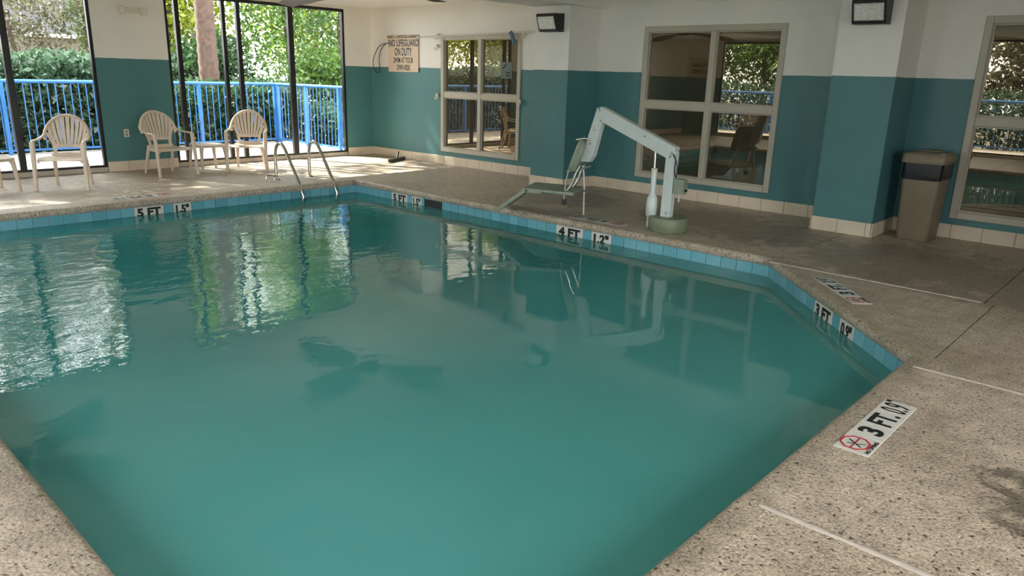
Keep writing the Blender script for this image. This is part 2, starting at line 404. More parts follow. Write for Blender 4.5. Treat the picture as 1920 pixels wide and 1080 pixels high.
# baseboard tiles: one shared tile mesh, each tile an object
BT_W, BT_H = .300, .155
tile_me = MB().box(-BT_W/2, BT_W/2, 0, .012, .002, BT_H).build('tile', 'base_tile', bevel=.003, seg=1).data
bpy.data.objects.remove(bpy.data.objects['tile'])
def baseboard(name, x0, y0, x1, y1):
    """tiles along the floor line (x0,y0)->(x1,y1); the room lies on the right-hand side of the walking direction"""
    L = math.hypot(x1-x0, y1-y0); ang = math.atan2(y1-y0, x1-x0)
    root = MB().box(0, L, -.006, 0, 0, BT_H-.004).build(name, 'grout'); struct(root)
    root.location = (x0, y0, 0); root.rotation_euler = (0, 0, ang)
    u = 0
    while u < L-.02:
        wd = min(.305, L-u)
        t = link('tile', tile_me, root); t.location = (u+wd/2, -.016, random.uniform(-.001, .001)); t.scale = ((wd-.005)/BT_W, 1, 1); u += .305
    return root
for seg in ((XG, YW, PX[0][0], YW), (PX[0][1], YW, PX[1][0], YW), (PX[1][1], YW, XE, YW)): baseboard('baseboard_back', *seg)
for a, b in PX:
    baseboard('baseboard_column', a-.016, YP, b+.016, YP); baseboard('baseboard_column', b, YP-.016, b, YW-.02)
    baseboard('baseboard_column', a, YW-.02, a, YP-.016)
baseboard('baseboard_left', XG, GB[0][1], XG, GB[1][0]); baseboard('baseboard_left', XG, GB[1][1], XG, YW-.02); baseboard('baseboard_left', XG, YO, XG, GB[0][0])

# ------------------------------------------------------------------ interior windows with almond frames
def interior_window(idx, x0, x1, z0, z1, mull):
    root = struct(MB().box(x0-.004, x1+.004, YW+.10, YW+.115, z0, z1).build('window_%d' % idx, 'glassframe_in'))
    fw, y0, y1 = .075, YW-.022, YW+.06
    zr0, zr1 = (z0+z1)/2-.055, (z0+z1)/2+.045
    def fr(n, *b): MB().box(*b).build(n, 'frame_white', root, bevel=.006, seg=1)
    fr('stile', x0, x0+fw, y0, y1, z0, z1); fr('stile', x1-fw, x1, y0, y1, z0, z1)
    fr('head', x0+fw, x1-fw, y0, y1, z1-fw, z1); fr('sill', x0+fw, x1-fw, y0-.01, y1, z0, z0+fw)
    fr('mullion', mull-.04, mull+.04, y0+.005, y1, z0+fw, z1-fw)
    for a, b in ((x0+fw, mull-.04), (mull+.04, x1-fw)):
        fr('rail', a, b, y0+.008, y1, zr0, zr1)
        for c, d in ((z0+fw, zr0), (zr1, z1-fw)):
            g = .014   # inner bead, a step back
            for q in ((a, a+g, c, d), (b-g, b, c, d), (a+g, b-g, c, c+g), (a+g, b-g, d-g, d)):
                MB().box(q[0], q[1], y0+.035, y1, q[2], q[3]).build('bead', 'frame_white', root)
            MB().box(a+g*.5, b-g*.5, y0+.058, y0+.066, c+g*.5, d-g*.5).build('pane', 'film', root)
    return root
interior_window(1, *W[0], -9.36); interior_window(2, *W[1], -5.04); interior_window(3, *W[2], -.96)

# ------------------------------------------------------------------ glazed outer walls with black frames
def glazed(idx, axis, plane, u0, u1, mulls, flip=1):
    """axis 'y': wall plane x=plane, u along y.  mulls: (centre, width)"""
    def bx(a, b, p, q, c, d):
        return (p, q, a, b, c, d) if axis == 'y' else (a, b, p, q, c, d)
    root = struct(MB().box(*bx(u0, u1, plane-.10*flip if flip > 0 else plane, plane if flip > 0 else plane+.10, 0, .075)).build('window_%d' % idx, 'curb', bevel=.008, seg=1))
    p0, p1 = sorted((plane-.075*flip, plane-.015*flip))
    def fr(n, a, b, c, d): MB().box(*bx(a, b, p0, p1, c, d)).build(n, 'black_frame', root)
    fr('sill_rail', u0, u1, .075, .105); fr('head_rail', u0, u1, ZF-.05, ZF)
    fr('jamb', u0, u0+.045, .105, ZF-.05); fr('jamb', u1-.045, u1, .105, ZF-.05)
    edges = [u0+.045]
    for c, wd in mulls:
        fr('mullion', c-wd/2, c+wd/2, .105, ZF-.05); edges += [c-wd/2, c+wd/2]
    edges.append(u1-.045)
    pm = (p0+p1)/2
    for a, b in zip(edges[::2], edges[1::2]):
        if b-a > .02: MB().box(*bx(a, b, pm-.003, pm+.003, .105, ZF-.05)).build('pane', 'glass', root)
    return root
glazed(4, 'y', XG, *GB[0], [(2.0, .07), (3.07, .085)])
glazed(5, 'y', XG, *GB[1], [(5.47, .07), (6.24, .06), (6.50, .07), (7.48, .10)])
glazed(6, 'x', YO, *OB[0], [(-9.4, .09)]); glazed(7, 'x', YO, *OB[1], [(-5.0, .09)]); glazed(8, 'x', YO, *OB[2], [(-.9, .09), (.8, .09)]); glazed(9, 'y', XE, *EB_FILL[0], [(-.5, .09), (1.2, .09), (2.9, .09)], -1)

# ------------------------------------------------------------------ pool
PXL, PXR, PYN, PYF = -9.5, -1.09, .64, 6.72
CA, CB = Vector((-2.86, PYF)), Vector((PXR, 4.87))
POLY = [Vector((PXL, PYN)), Vector((PXR, PYN)), CB, CA, Vector((PXL, PYF))]      # counter-clockwise
ZWAT = -.185
def offset_poly(poly, d):
    out = []; n = len(poly)
    for i in range(n):
        p0, p1, p2 = poly[i-1], poly[i], poly[(i+1) % n]
        e1, e2 = (p1-p0).normalized(), (p2-p1).normalized()
        n1, n2 = Vector((e1.y, -e1.x)), Vector((e2.y, -e2.x))
        b = (n1+n2).normalized(); out.append(p1+b*d/b.dot(n1))
    return out
pool = thing('swimming_pool', 'turquoise indoor swimming pool with a cut corner and tiled waterline', 'pool', (0, 0, 0))
def zfloor(p): 
    t = (p.x-PXL)/(PXR-PXL); return -1.62+.62*min(1, t*1.15)
inn = offset_poly(POLY, .012)
mb = MB(); n = len(inn)
vs = [(p.x, p.y, -.07) for p in inn]+[(p.x, p.y, zfloor(p)) for p in inn]
mb.add(vs, [(i, n+i, n+(i+1) % n, (i+1) % n) for i in range(n)]+[tuple(range(n, 2*n))])
mb.build('basin', 'plaster', pool)
# coping: rounded nose strip, one piece for each side
prof = [(-.018, -.075), (-.026, -.060), (-.028, -.040), (-.024, -.018), (-.012, -.004), (.006, .002), (.107, -.0008), (.107, -.075)]
rings = [[Vector((*p, z)) for p in offset_poly(POLY, d)] for d, z in prof]
for i in range(n):
    j = (i+1) % n
    a = [r[i] for r in rings]; b = [r[j] for r in rings]
    K = 40 if (b[0]-a[0]).length > 3 else 20
    rr = []
    for k in range(K+1):
        t = k/K; ring = []
        for q, (u, v) in enumerate(zip(a, b)):
            p = u.lerp(v, t)
            if 0 < k < K and 1 <= q <= 4: p = p+Vector((random.uniform(-1, 1), random.uniform(-1, 1), random.uniform(-1, 1)))*.0016
            ring.append(p)
        rr.append(ring)
    MB().loft(rr).build('coping', 'coping', pool, smooth=True)
# waterline tiles
TP = .16
wt_o = MB().box(-.5, .5, -.001, .010, -.236, -.082).build('tile', 'pool_tile'); wt_me = wt_o.data
bpy.data.objects.remove(wt_o)
mk_me = wt_me.copy(); mk_me.materials.clear(); mk_me.materials.append(M['marker'])
backer = MB()
marker = {  # side index: list of (u0, u1, text) in metres from the side's start
}
def side_geom(i):
    a, b = POLY[i], POLY[(i+1) % n]; return a, b, (b-a).length
def u_of(i, p):
    a, b, L = side_geom(i); return (Vector(p)-a).dot((b-a)/L)
MK = {2: [(u_of(2, (-2.20, 5.99)), u_of(2, (-1.97, 5.75)), '3 FT'), (u_of(2, (-1.80, 5.60)), u_of(2, (-1.65, 5.44)), '0.9"')],
      3: [(-CA.x*-1-(-5.50)*1, 0, '')], 4: []}
MK[1], MK[0] = [], []
MK[2] = [(u_of(2, (-1.64, 5.41)), u_of(2, (-1.80, 5.58)), '0.9"'), (u_of(2, (-1.90, 5.66)), u_of(2, (-2.14, 5.90)), '3 FT')]
MK[3] = [(u_of(3, (x1, PYF)), u_of(3, (x0, PYF)), s) for x0, x1, s in ((-4.98, -4.70, '1.2"'), (-5.50, -5.02-.08, '4 FT'), (-8.16, -7.95, '1.5"'), (-8.62, -8.26, '5 FT'))]
MK[4] = [(u_of(4, (PXL, y1)), u_of(4, (PXL, y0)), s) for y0, y1, s in ((3.92, 4.15, '1.5"'), (3.44, 3.80, '5 FT'))]
SK = (u_of(3, (-7.50, PYF)), u_of(3, (-7.91, PYF)))     # skimmer mouth on the far side
for i in range(n):
    a, b, L = side_geom(i); e = (b-a)/L; ang = math.atan2(e.y, e.x)
    cuts = sorted([(m0, m1, s) for m0, m1, s in MK[i]] + ([(SK[0], SK[1], None)] if i == 3 else []))
    segs = []; u = .004
    for c0, c1, s in cuts+[(L, L, 'END')]:
        k = max(1, round((c0-u)/TP)) if c0-u > .03 else 0
        for q in range(k): segs.append((u+(c0-u)*q/k, u+(c0-u)*(q+1)/k, ''))
        if s == 'END': break
        segs.append((c0, c1, s)); u = c1
    for u0, u1, s in segs:
        if s is None: continue
        t = link('marker_tile' if s else 'tile', mk_me if s else wt_me, pool); c = a+e*(u0+u1)/2
        t.location = (c.x, c.y, 0); t.rotation_euler = (0, 0, ang); t.scale = (u1-u0-.006, 1, 1)
        if s:
            t.scale = (1, 1, 1); t.data = mk_me.copy(); t.data.transform(Matrix.Diagonal((u1-u0-.004, 1, 1, 1)))
            # the pool side of the tile is local +y
            wd = (u1-u0)*(.80 if 'FT' in s else .74)
            text(s, wd, .108, plane_mtx((0, .0105, -.150), (-1, 0, 0), (0, 0, 1)), 'ink', t, bold=.05)
bpy.data.meshes.remove(wt_me) if wt_me.users == 0 else None
# grout behind the tiles
op = offset_poly(POLY, .004); mb = MB()
mb.add([(p.x, p.y, -.076) for p in op]+[(p.x, p.y, -.24) for p in op], [(i, n+i, n+(i+1) % n, (i+1) % n) for i in range(n)])
mb.build('grout_band', 'pool_grout', pool)
# skimmer mouth
sk = MB().box(-7.91, -7.50, PYF-.004, PYF+.003, -.232, -.086).build('skimmer', 'black', pool)
for q in ((-7.93, -7.895, -.24, -.08), (-7.515, -7.48, -.24, -.08)):
    MB().box(q[0], q[1], PYF-.012, PYF+.002, q[2], q[3]).build('skimmer_frame', 'pool_tile', sk)
# wall return fitting below the waterline on the cut corner
e = (CB-CA).normalized(); c = CA+e*(u_of(2, CA)-u_of(2, (-1.31, 5.10))); nrm = Vector((-e.y, e.x))*-1
rot = Matrix.Translation((c.x, c.y, -.32)) @ Vector((0, 0, 1)).rotation_difference(Vector((nrm.x, nrm.y, 0)).normalized()).to_matrix().to_4x4()
f = MB().lathe([(.045, -.02), (.05, 0), (.048, .012), (.03, .016), (.028, .004)], n=20).build('return_fitting', 'ivory', pool, smooth=True); f.data.transform(rot)
if nrm.dot(Vector((-1, -1))) < 0: f.data.transform(Matrix.Identity(4))
water_poly = offset_poly(POLY, -.0005)
mb = MB(); mb.add([(p.x, p.y, ZWAT) for p in water_poly], [tuple(range(n))])
wat = tag(mb.build('pool_water', 'water'), 'cloudy teal water filling the swimming pool', 'water'); wat['kind'] = 'stuff'

# ------------------------------------------------------------------ deck slabs
def clip(poly, px, py, nx, ny):
    out = []
    for i in range(len(poly)):
        a, b = poly[i-1], poly[i]
        da, db = (a[0]-px)*nx+(a[1]-py)*ny, (b[0]-px)*nx+(b[1]-py)*ny
        if da >= 0 and db >= 0: out.append(b)
        elif da >= 0 > db or db >= 0 > da:
            t = da/(da-db); p = (a[0]+(b[0]-a[0])*t, a[1]+(b[1]-a[1])*t); out.append(p)
            if db >= 0: out.append(b)
    return out
OC = offset_poly(POLY, .10)
bx0, bx1, by0, by1 = PXL-.10, PXR+.10, PYN-.10, PYF+.10
fl = MB()
fl.box(XG-.12, bx0-.0, YO-.15, YW+.2, -.3, -.02); fl.box(bx1, XE+.15, YO-.15, YW+.2, -.3, -.02)
fl.box(bx0, bx1, YO-.15, by0, -.3, -.02); fl.box(bx0, bx1, by1, YW+.2, -.3, -.02)
fl.prism([(OC[2].x, OC[2].y), (bx1, by1), (OC[3].x, OC[3].y)], -.3, -.02)
floor = struct(fl.build('floor', 'dark_joint'))
e = (CB-CA).normalized(); on = Vector((-e.y, e.x))
if on.dot(Vector((1, 1))) < 0: on = -on
cells = []
def rects(xs, ys):
    for a, b in zip(xs, xs[1:]):
        for c, d in zip(ys, ys[1:]): cells.append([(a, c), (b, c), (b, d), (a, d)])
JX, JY, YJ = -1.06, 6.55, 6.55
rects([XG, -10.9, bx0], [YO, -.6, 1.5, 3.55, 5.6, by1])                                   # left strip
rects([XG, -10.9, bx0, -7.62, -5.43, -3.25, OC[3].x], [by1, YW])                          # back strip
rects([OC[3].x, JX, 1.13, XE], [YJ, YW])
rects([bx1, 1.13, XE], [YO, .50, 2.58, 4.67, YJ])                                         # right strip
rects([bx0, -7.7, -5.45, -3.27, JX+.07], [YO, -.9, by0])                                  # near strip
cells.append([(OC[3].x-.5, 4.0), (bx1, 4.0), (bx1, YJ), (OC[3].x-.5, YJ)])                # cut corner
GAP = .0038
for poly in cells:
    cx = sum(p[0] for p in poly)/4; cy = sum(p[1] for p in poly)/4
    poly = clip(poly, OC[3].x, OC[3].y, on.x, on.y) if (cx > OC[3].x-.6 and cx < bx1 and cy > 4 and cy < 8) else poly
    if len(poly) < 3: continue
    P = [Vector(p) for p in poly]
    P = [p for k, p in enumerate(P) if (p-P[k-1]).length > 1e-4]
    sh = offset_poly(P, -GAP)
    mb = MB().prism([(p.x, p.y) for p in sh], -.022, 0)
    mb.build('concrete_slab', 'deck', floor, bevel=.0016, seg=1)
def sealant(x0, y0, x1, y1, wd=.0155):
    d = Vector((x1-x0, y1-y0, 0)); K = int(d.length/.06)+2
    path = [Vector((x0, y0, .0))+d*k/(K-1)+Vector((0, 0, random.uniform(-.001, .001))) for k in range(K)]
    MB().tube(path, [(wd*random.uniform(.7, 1.25), .0055) for _ in path], 8).build('joint_sealant', 'sealant', floor, smooth=True)
sealant(bx1-.05, 4.67, XE, 4.67); sealant(bx1-.03, 2.58, XE, 2.58); sealant(bx1, .50, XE, .50)
sealant(OC[3].x+.02, 6.55, -1.08, 6.55, .0022)

# depth markers set in the deck
def deck_marker(cx, cy, ang, label, ft, m, no_dive=True, group=None):
    """a row of tiles running along local +y; text reads with its top towards local -x"""
    root = thing('depth_marker', label, 'depth marker', (cx, cy, 0), ang)
    y = 0
    X, Y = (0, 1, 0), (-1, 0, 0)
    def tl(ln):
        nonlocal y
        t = MB().box(-.078, .078, y, y+ln-.004, -.001, .0025).build('tile', 'marker', root, bevel=.001, seg=1); c = y+ln/2; y += ln; return t, c
    if no_dive:
        t, c = tl(.195)
        oc = [(Vector((.064*math.cos(PI/8+k*PI/4)-.012, c-.002+.072*math.sin(PI/8+k*PI/4), .0034))) for k in range(9)]
        MB().tube(oc, (.0045, .0008), 4, square=True).build('prohibition_symbol', 'red_ink', t)
        MB().tube([oc[5].lerp(oc[6], .5), oc[1].lerp(oc[2], .5)], (.003, .0007), square=True).build('prohibition_symbol', 'red_ink', t)
        # diving figure
        MB().tube([(.022, c-.032, .0035), (-.045, c+.020, .0035)], (.0035, .0007), square=True).tube([(-.008, c-.008, .0035), (-.040, c-.026, .0035)], (.0022, .0007), square=True).tube([(-.002, c-.012, .0035), (.03, c+.012, .0035)], (.0022, .0007), square=True).build('diver_figure', 'ink', t)
        text('NO DIVING', .15, .019, plane_mtx((.062, c, .0026), X, Y), 'ink', t, bold=.03)
    t, c = tl(.165); text(ft[0], .075, .115, plane_mtx((0, c, .0026), X, Y), 'ink', t, bold=.035)
    t, c = tl(.205); text(ft[1], .165, .115, plane_mtx((0, c, .0026), X, Y), 'ink', t, bold=.03)
    t, c = tl(.175); text(m, .112, .125, plane_mtx((0, c-.012, .0026), X, Y), 'ink', t, bold=.01)
    text('M', .028, .030, plane_mtx((-.055, c+.068, .0026), X, Y), 'ink', t, bold=.02)
    return root
deck_marker(-.925, 3.30, 0, 'white deck tiles reading 3 FT 0.9 with red NO DIVING symbol, beside white joint', ('3', 'FT.'), '0.9')
dc = Vector((e.x, e.y)); ca = math.atan2(e.y, e.x)
deck_marker(-1.712, 5.795, ca+PI/2, 'worn depth marker tiles on the deck beside the cut corner of the pool', ('3', 'FT.'), '0.9')
deck_marker(-4.70, 6.945, PI/2, 'worn depth marker tiles lying between the pool lift seat and its base', ('4', 'FT.'), '1.2')
deck_marker(-9.78, 4.03, PI, 'depth marker tiles on the deck in front of the chair by the glass', ('5', 'FT.'), '1.5')

# ------------------------------------------------------------------ resin chairs
def make_chair():
    t = thing('plastic_armchair', 'beige resin armchair', 'chair', group='beige resin armchairs by the glass wall')
    yb = lambda x, z: -.17-.27*(z-.40)+.75*x*x
    def strip(path_xz, hw, th=.007):
        """flat strip lying in the curved back; path of (x,z), half width list"""
        r = []
        for (x, z), h in zip(path_xz, hw):
            r.append([(x-h, yb(x-h, z)-th, z), (x+h, yb(x+h, z)-th, z), (x+h, yb(x+h, z)+th, z), (x-h, yb(x-h, z)+th, z)])
        return r
    AX, AZ0, AR = .268, .655, .268
    arch = [(AX*math.cos(a), AZ0+AR*math.sin(a)) for a in np.linspace(0, PI, 25)]
    side = [(.255, .60)]
    full = [(.258, .61)]+arch+[(-.258, .61)]
    MB().tube([(x, yb(x, z)+.006, z) for x, z in full], (.020, .024), 8, ref=(0, 1, 0)).build('back_rim', 'chair', t, smooth=True)
    N = 9
    for k in range(N):
        u = (k-(N-1)/2)/((N-1)/2)
        a = PI/2-u*1.02; xt, zt = (AX-.01)*math.cos(a), AZ0+(AR-.01)*math.sin(a)
        xb, zb = u*.152, .535
        pts = []; hws = []
        for q in np.linspace(0, 1, 7):
            bow = math.sin(q*PI)*.014*u
            pts.append((xb+(xt-xb)*q**1.15+bow, zb+(zt-zb)*q)); hws.append(.0150+.0098*q*(1-.35*abs(u)))
        MB().loft(strip(pts, hws)).build('slat', 'chair', t)
    for z0, z1, h in ((.505, .545, .175), (.395, .44, .165)):
        r = []
        for x in np.linspace(-h, h, 9):
            r.append([(x, yb(x, z0)-.008, z0), (x, yb(x, z0)+.008, z0), (x, yb(x, z1)+.008, z1), (x, yb(x, z1)-.008, z1)])
        MB().loft(r).build('back_band', 'chair', t)
    for s in (-1, 1):
        MB().loft(strip([(s*.155, .39), (s*.158, .47), (s*.172, .56), (s*.205, .64), (s*.25, .70)], [.022, .020, .022, .026, .020], .009)).build('back_upright', 'chair', t)
        arm = spline([(s*.262, yb(.262, .72), .735), (s*.275, yb(.262, .66)+.02, .665), (s*.292, .02, .632), (s*.298, .16, .628), (s*.297, .235, .615), (s*.296, .262, .575)], 5)
        MB().tube(arm, [(.024, .013)]*len(arm), 8, ref=(0, 0, 1)).build('armrest', 'chair', t, smooth=True)
        MB().tube([(s*.296, .245, .61), (s*.294, .268, .48), (s*.296, .290, .25), (s*.302, .315, 0)], [(.032, .024), (.030, .023), (.027, .021), (.024, .019)], 8, ref=(0, 1, 0), square=False).build('leg', 'chair', t, smooth=True)
        MB().tube([(s*.175, -.165, .43), (s*.19, -.19, .33), (s*.205, -.24, .15), (s*.215, -.285, 0)], [(.032, .02), (.028, .02), (.022, .018), (.019, .017)], 8, ref=(0, 1, 0)).build('leg', 'chair', t, smooth=True)
    # dished seat with apron
    sec = []
    for y in np.linspace(-.20, .27, 9):
        q = (y+.20)/.47; h = .185+.075*q; d = .012*math.sin(q*PI)
        zt = .405-d+.012*q-(.03*max(0, q-.85)/.15)
        sec.append([(-h, y, zt-.045), (-h, y, zt+.008), (-h*.6, y, zt-.004), (0, y, zt-.008), (h*.6, y, zt-.004), (h, y, zt+.008), (h, y, zt-.045), (h*.95, y, zt-.045), (h*.9, y, zt-.016), (-h*.9, y, zt-.016), (-h*.95, y, zt-.045)])
    MB().loft(sec).build('seat', 'chair', t, smooth=False)
    return t
ch = make_chair()
# local +y is the way the chair faces
def face(o, loc, ang): o.location = (*loc, 0); o.rotation_euler = (0, 0, ang-PI/2)
face(ch, (-11.12, 3.25), math.atan2(-.62, 1.0)); ch['label'] = 'beige resin armchair facing the pool in front of the left glass bay'
c2 = dup(ch, (0, 0, 0), 0, 'beige resin armchair in front of the teal column with the outlet'); face(c2, (-11.66, 4.80), math.atan2(.10, 1))
c3 = dup(ch, (0, 0, 0), 0, 'beige resin armchair beside the pool ladder, right of the small table'); face(c3, (-11.52, 6.06), math.atan2(-.62, .9))
c4 = dup(ch, (0, 0, 0), 0, 'beige resin armchair by the windows opposite, seen mirrored in the window glass'); face(c4, (-9.6, -1.6), math.atan2(1, .4))
def make_table():
    t = thing('side_table', 'low beige resin side table', 'table', group='low beige resin side tables')
    sup = lambda a, r: (r*abs(math.cos(a))**.45*math.copysign(1, math.cos(a)), r*abs(math.sin(a))**.45*math.copysign(1, math.sin(a)))
    ring = lambda r, z: [(*sup(2*PI*k/32+.001, r), z) for k in range(32)]
    MB().loft([ring(.225, .375), ring(.240, .40), ring(.242, .412), ring(.225, .418), ring(.10, .417)]).build('table_top', 'chair', t, smooth=True)
    for sx in (-1, 1):
        for sy in (-1, 1):
            MB().tube([(sx*.175, sy*.175, .405), (sx*.19, sy*.19, .34), (sx*.205, sy*.205, .15), (sx*.215, sy*.215, 0)], [(.042, .042), (.030, .030), (.024, .024), (.02, .02)], 8, ref=(sx, sy, 0)).build('leg', 'chair', t, smooth=True)
    return t
tb = make_table(); tb.location = (-11.78, 5.50, 0); tb['label'] = 'low beige resin side table between two armchairs'
t2 = dup(tb, (-11.34, 2.43, 0), .25, 'low beige resin side table beside the lone armchair at the left glass bay')

# ------------------------------------------------------------------ pool ladder
ld = thing('pool_ladder', 'stainless steel pool ladder with two arched handrails', 'ladder', (-9.5, 6.05, 0))
for s in (-1, 1):
    y = s*.285
    pts = [(-.67, y, -.01), (-.67, y, .25), (-.66, y, .40), (-.60, y, .515), (-.50, y, .545), (-.40, y, .49), (-.24, y, .28), (-.08, y, .06), (.0, y, -.05), (.045, y, -.17), (.05, y, -.45), (.05, y, -1.15)]
    MB().tube(spline(pts, 5), .024, 12, ref=(0, 1, 0)).build('handrail', 'steel', ld, smooth=True)
    MB().lathe([(.055, 0.0), (.055, .008), (.040, .022), (.027, .030)], -.67, y, 20).build('escutcheon', 'steel', ld, smooth=True)
for z in (-.225, -.50, -.80):
    MB().box(.02, .10, -.27, .27, z-.012, z+.012).build('rung', 'steel', ld, bevel=.004)
MB().tube(spline([(-.655, -.30, .06), (-.62, -.36, .075), (-.56, -.49, .095), (-.55, -.515, .075), (-.548, -.52, .0)], 5), .014, 8).build('side_bar', 'steel', ld, smooth=True)

# ------------------------------------------------------------------ pool lift
lf = thing('pool_lift', 'white pool lift with folding arm, seat and round olive base', 'pool lift', (-4.25, 7.10, 0))
def beam(name, p0, p1, hw, hh, mat='lift_white', bev=.006, parent=lf):
    return MB().tube([p0, p1], (hw, hh), ref=(0, 0, 1) if abs((Vector(p1)-Vector(p0)).normalized().z) < .95 else (1, 0, 0), square=True).build(name, mat, parent, bevel=bev)
MB().lathe([(.205, 0), (.215, .01), (.215, .135), (.205, .152), (.05, .156)], .015, 0, 40).build('base', 'lift_green', lf, smooth=True)
mast = beam('mast', (.0, -.02, .15), (.015, -.02, .86), .04, .058)
arm = beam('arm', (.05, -.02, .835), (-.97, -.02, 1.215), .045, .075)
drop = MB().add([(x, y, z) for y in (-.058, .018) for x, z in ((-.995, 1.275), (-.90, 1.19), (-1.02, .72), (-1.075, .645), (-1.20, .64), (-1.185, .70))],
                [(5, 4, 3, 2, 1, 0), (6, 7, 8, 9, 10, 11)]+[(i, (i+1) % 6, 6+(i+1) % 6, 6+i) for i in range(6)]).build('seat_hanger', 'lift_white', lf, bevel=.006)
for par, pts in ((arm, ((.03, .85), (.01, .80), (-.32, 1.0), (-.95, 1.235), (-.93, 1.13))), (drop, ((-1.01, 1.02), (-1.06, .86))), (mast, ((.02, .82), (.02, .20)))):
    for x, z in pts:
        b = MB().lathe([(.0115, -.012), (.0115, .006), (.007, .010)], n=10).build('bolt', 'steel', par, smooth=True)
        b.data.transform(Matrix.Translation((x, -.066, z)) @ Matrix.Rotation(PI/2, 4, 'X'))
# actuator
act = MB().lathe([(.040, .004), (.048, .02), (.042, .125), (.060, .14), (.063, .25), (.058, .335), (.040, .37), (.031, .385), (.029, .62)], -.19, -.03, 20).build('actuator', 'lift_white', lf, smooth=True)
MB().lathe([(.035, .62), (.035, .66), (.012, .665)], -.19, -.03, 16).build('actuator_collar', 'ivory', act, smooth=True)
MB().tube([(-.19, -.03, .65), (-.20, -.025, .95)], .013, 10).build('actuator_rod', 'steel', act, smooth=True)
MB().box(-.155, -.10, -.07, -.01, .03, .15).build('actuator_bracket', 'black', act, bevel=.004)
MB().box(-.215, -.17, -.075, -.055, .10, .30).build('actuator_motor', 'lift_white', act, bevel=.01)
cb = MB().box(.075, .20, -.06, .03, .42, .58).build('control_box', 'seat_plastic', lf, bevel=.010)
MB().box(.20, .225, -.035, -.01, .45, .475).build('connector', 'black', cb, bevel=.003)
MB().tube([(.135, -.02, .42), (.135, -.02, .33)], .008, 8).build('gland', 'ivory', cb)
MB().tube(spline([(.05, -.07, .84), (.09, -.075, .78), (.085, -.07, .66), (.10, -.05, .585)], 6), .006, 6).build('cable', 'cable', lf, smooth=True)
MB().tube(spline([(.06, -.07, .83), (.105, -.06, .72), (.10, -.05, .58)], 6), .005, 6).build('cable', 'cable', lf, smooth=True)
MB().tube([(.03, -.03, .47), (.08, -.03, .46)], .006, 6).build('cable', 'cable', lf)
# moulded seat back (faces away from the mast, towards -x)
def shell(name, c, ux, uz, depth, hw, hh, mat, parent, rim=.03):
    """dished plastic shell: ux across, uz up the shell"""
    ux, uz = Vector(ux).normalized(), Vector(uz).normalized(); nz = ux.cross(uz)
    def ring(sw, sh, d): 
        r = []
        for k in range(28):
            a = 2*PI*k/28; x = math.copysign(abs(math.cos(a))**.45, math.cos(a))*sw; z = math.copysign(abs(math.sin(a))**.45, math.sin(a))*sh
            r.append(Vector(c)+ux*x+uz*z+nz*d)
        return r
    return MB().loft([ring(hw*.8, hh*.8, depth*.55), ring(hw*.92, hh*.92, depth*.15), ring(hw, hh, 0), ring(hw, hh, -.012), ring(hw*.95, hh*.95, -.010), ring(hw*.86, hh*.86, depth*.1), ring(hw*.72, hh*.72, depth*.42)]).build(name, mat, parent, smooth=True)
uz = Vector((.32, 0, .95)); 
bk = shell('seat_back', (-1.27, -.12, .715), (0, 1, 0), uz, .13, .225, .215, 'seat_plastic', lf)
MB().tube([(-1.20, -.16, .90), (-1.12, -.10, .92), (-1.05, -.04, .90)], .012, 8).build('back_bracket', 'steel', lf, smooth=True)
MB().tube([(-1.27, -.22, .53), (-1.18, -.12, .545), (-1.07, -.02, .60)], (.030, .012), 8).build('back_bracket', 'seat_plastic', lf, smooth=True)
for y in (-.28, .04):
    MB().tube(spline([(-1.20, y, .60), (-1.25, y, .50), (-1.30, y, .36), (-1.38, y, .285), (-1.55, y, .265), (-1.80, y, .27)], 6), .016, 10).build('seat_tube', 'steel', lf, smooth=True)
st = MB().add([(-1.86, -.42, .285), (-1.24, -.42, .265), (-1.24, .17, .265), (-1.86, .17, .285), (-1.86, -.42, .315), (-1.24, -.42, .300), (-1.24, .17, .300), (-1.86, .17, .315)],
              [(3, 2, 1, 0), (4, 5, 6, 7), (0, 1, 5, 4), (1, 2, 6, 5), (2, 3, 7, 6), (3, 0, 4, 7)]).build('seat', 'seat_plastic', lf, bevel=.010)
MB().box(-1.86, -1.62, -.435, -.42, .265, .315).build('seat_rail', 'seat_plastic', st, bevel=.004)
MB().lathe([(.012, 0), (.012, .01)], n=10).build('pivot', 'black', st).data.transform(Matrix.Translation((-1.80, -.445, .29)) @ Matrix.Rotation(PI/2, 4, 'X'))
fr_ = MB().add([(-1.84, y, .305) for y in (-.40, .10)]+[(-2.17, y, .034) for y in (-.40, .10)]+[(-1.82, y, .28) for y in (-.40, .10)]+[(-2.15, y, 0.014) for y in (-.40, .10)],
               [(0, 1, 3, 2), (4, 6, 7, 5), (0, 2, 6, 4), (1, 5, 7, 3), (0, 4, 5, 1), (2, 3, 7, 6)]).build('leg_rest', 'seat_plastic', lf, bevel=.005)
for y in (-.415, .115):
    MB().tube([(-1.81, y, .30), (-2.16, y, .036), (-2.20, y, .030)], (.018, .022), square=True).build('leg_rest_rail', 'seat_plastic', fr_, bevel=.004)
# seat belt straps hanging
MB().tube([(-1.33, -.30, .55), (-1.36, -.30, .40), (-1.37, -.30, .20)], (.004, .022), square=True, ref=(0, 1, 0)).build('belt_strap', 'pole', lf)
MB().box(-1.395, -1.345, -.32, -.27, .135, .20).build('belt_buckle', 'black', lf, bevel=.005)
MB().tube(spline([(-1.18, -.22, .60), (-1.15, -.24, .42), (-1.145, -.24, .25), (-1.14, -.24, .02)], 4), (.012, .010), 6).build('belt_strap', 'pole', lf, smooth=True)
MB().box(-1.165, -1.13, -.255, -.225, .30, .315).build('belt_clip', 'black', lf)

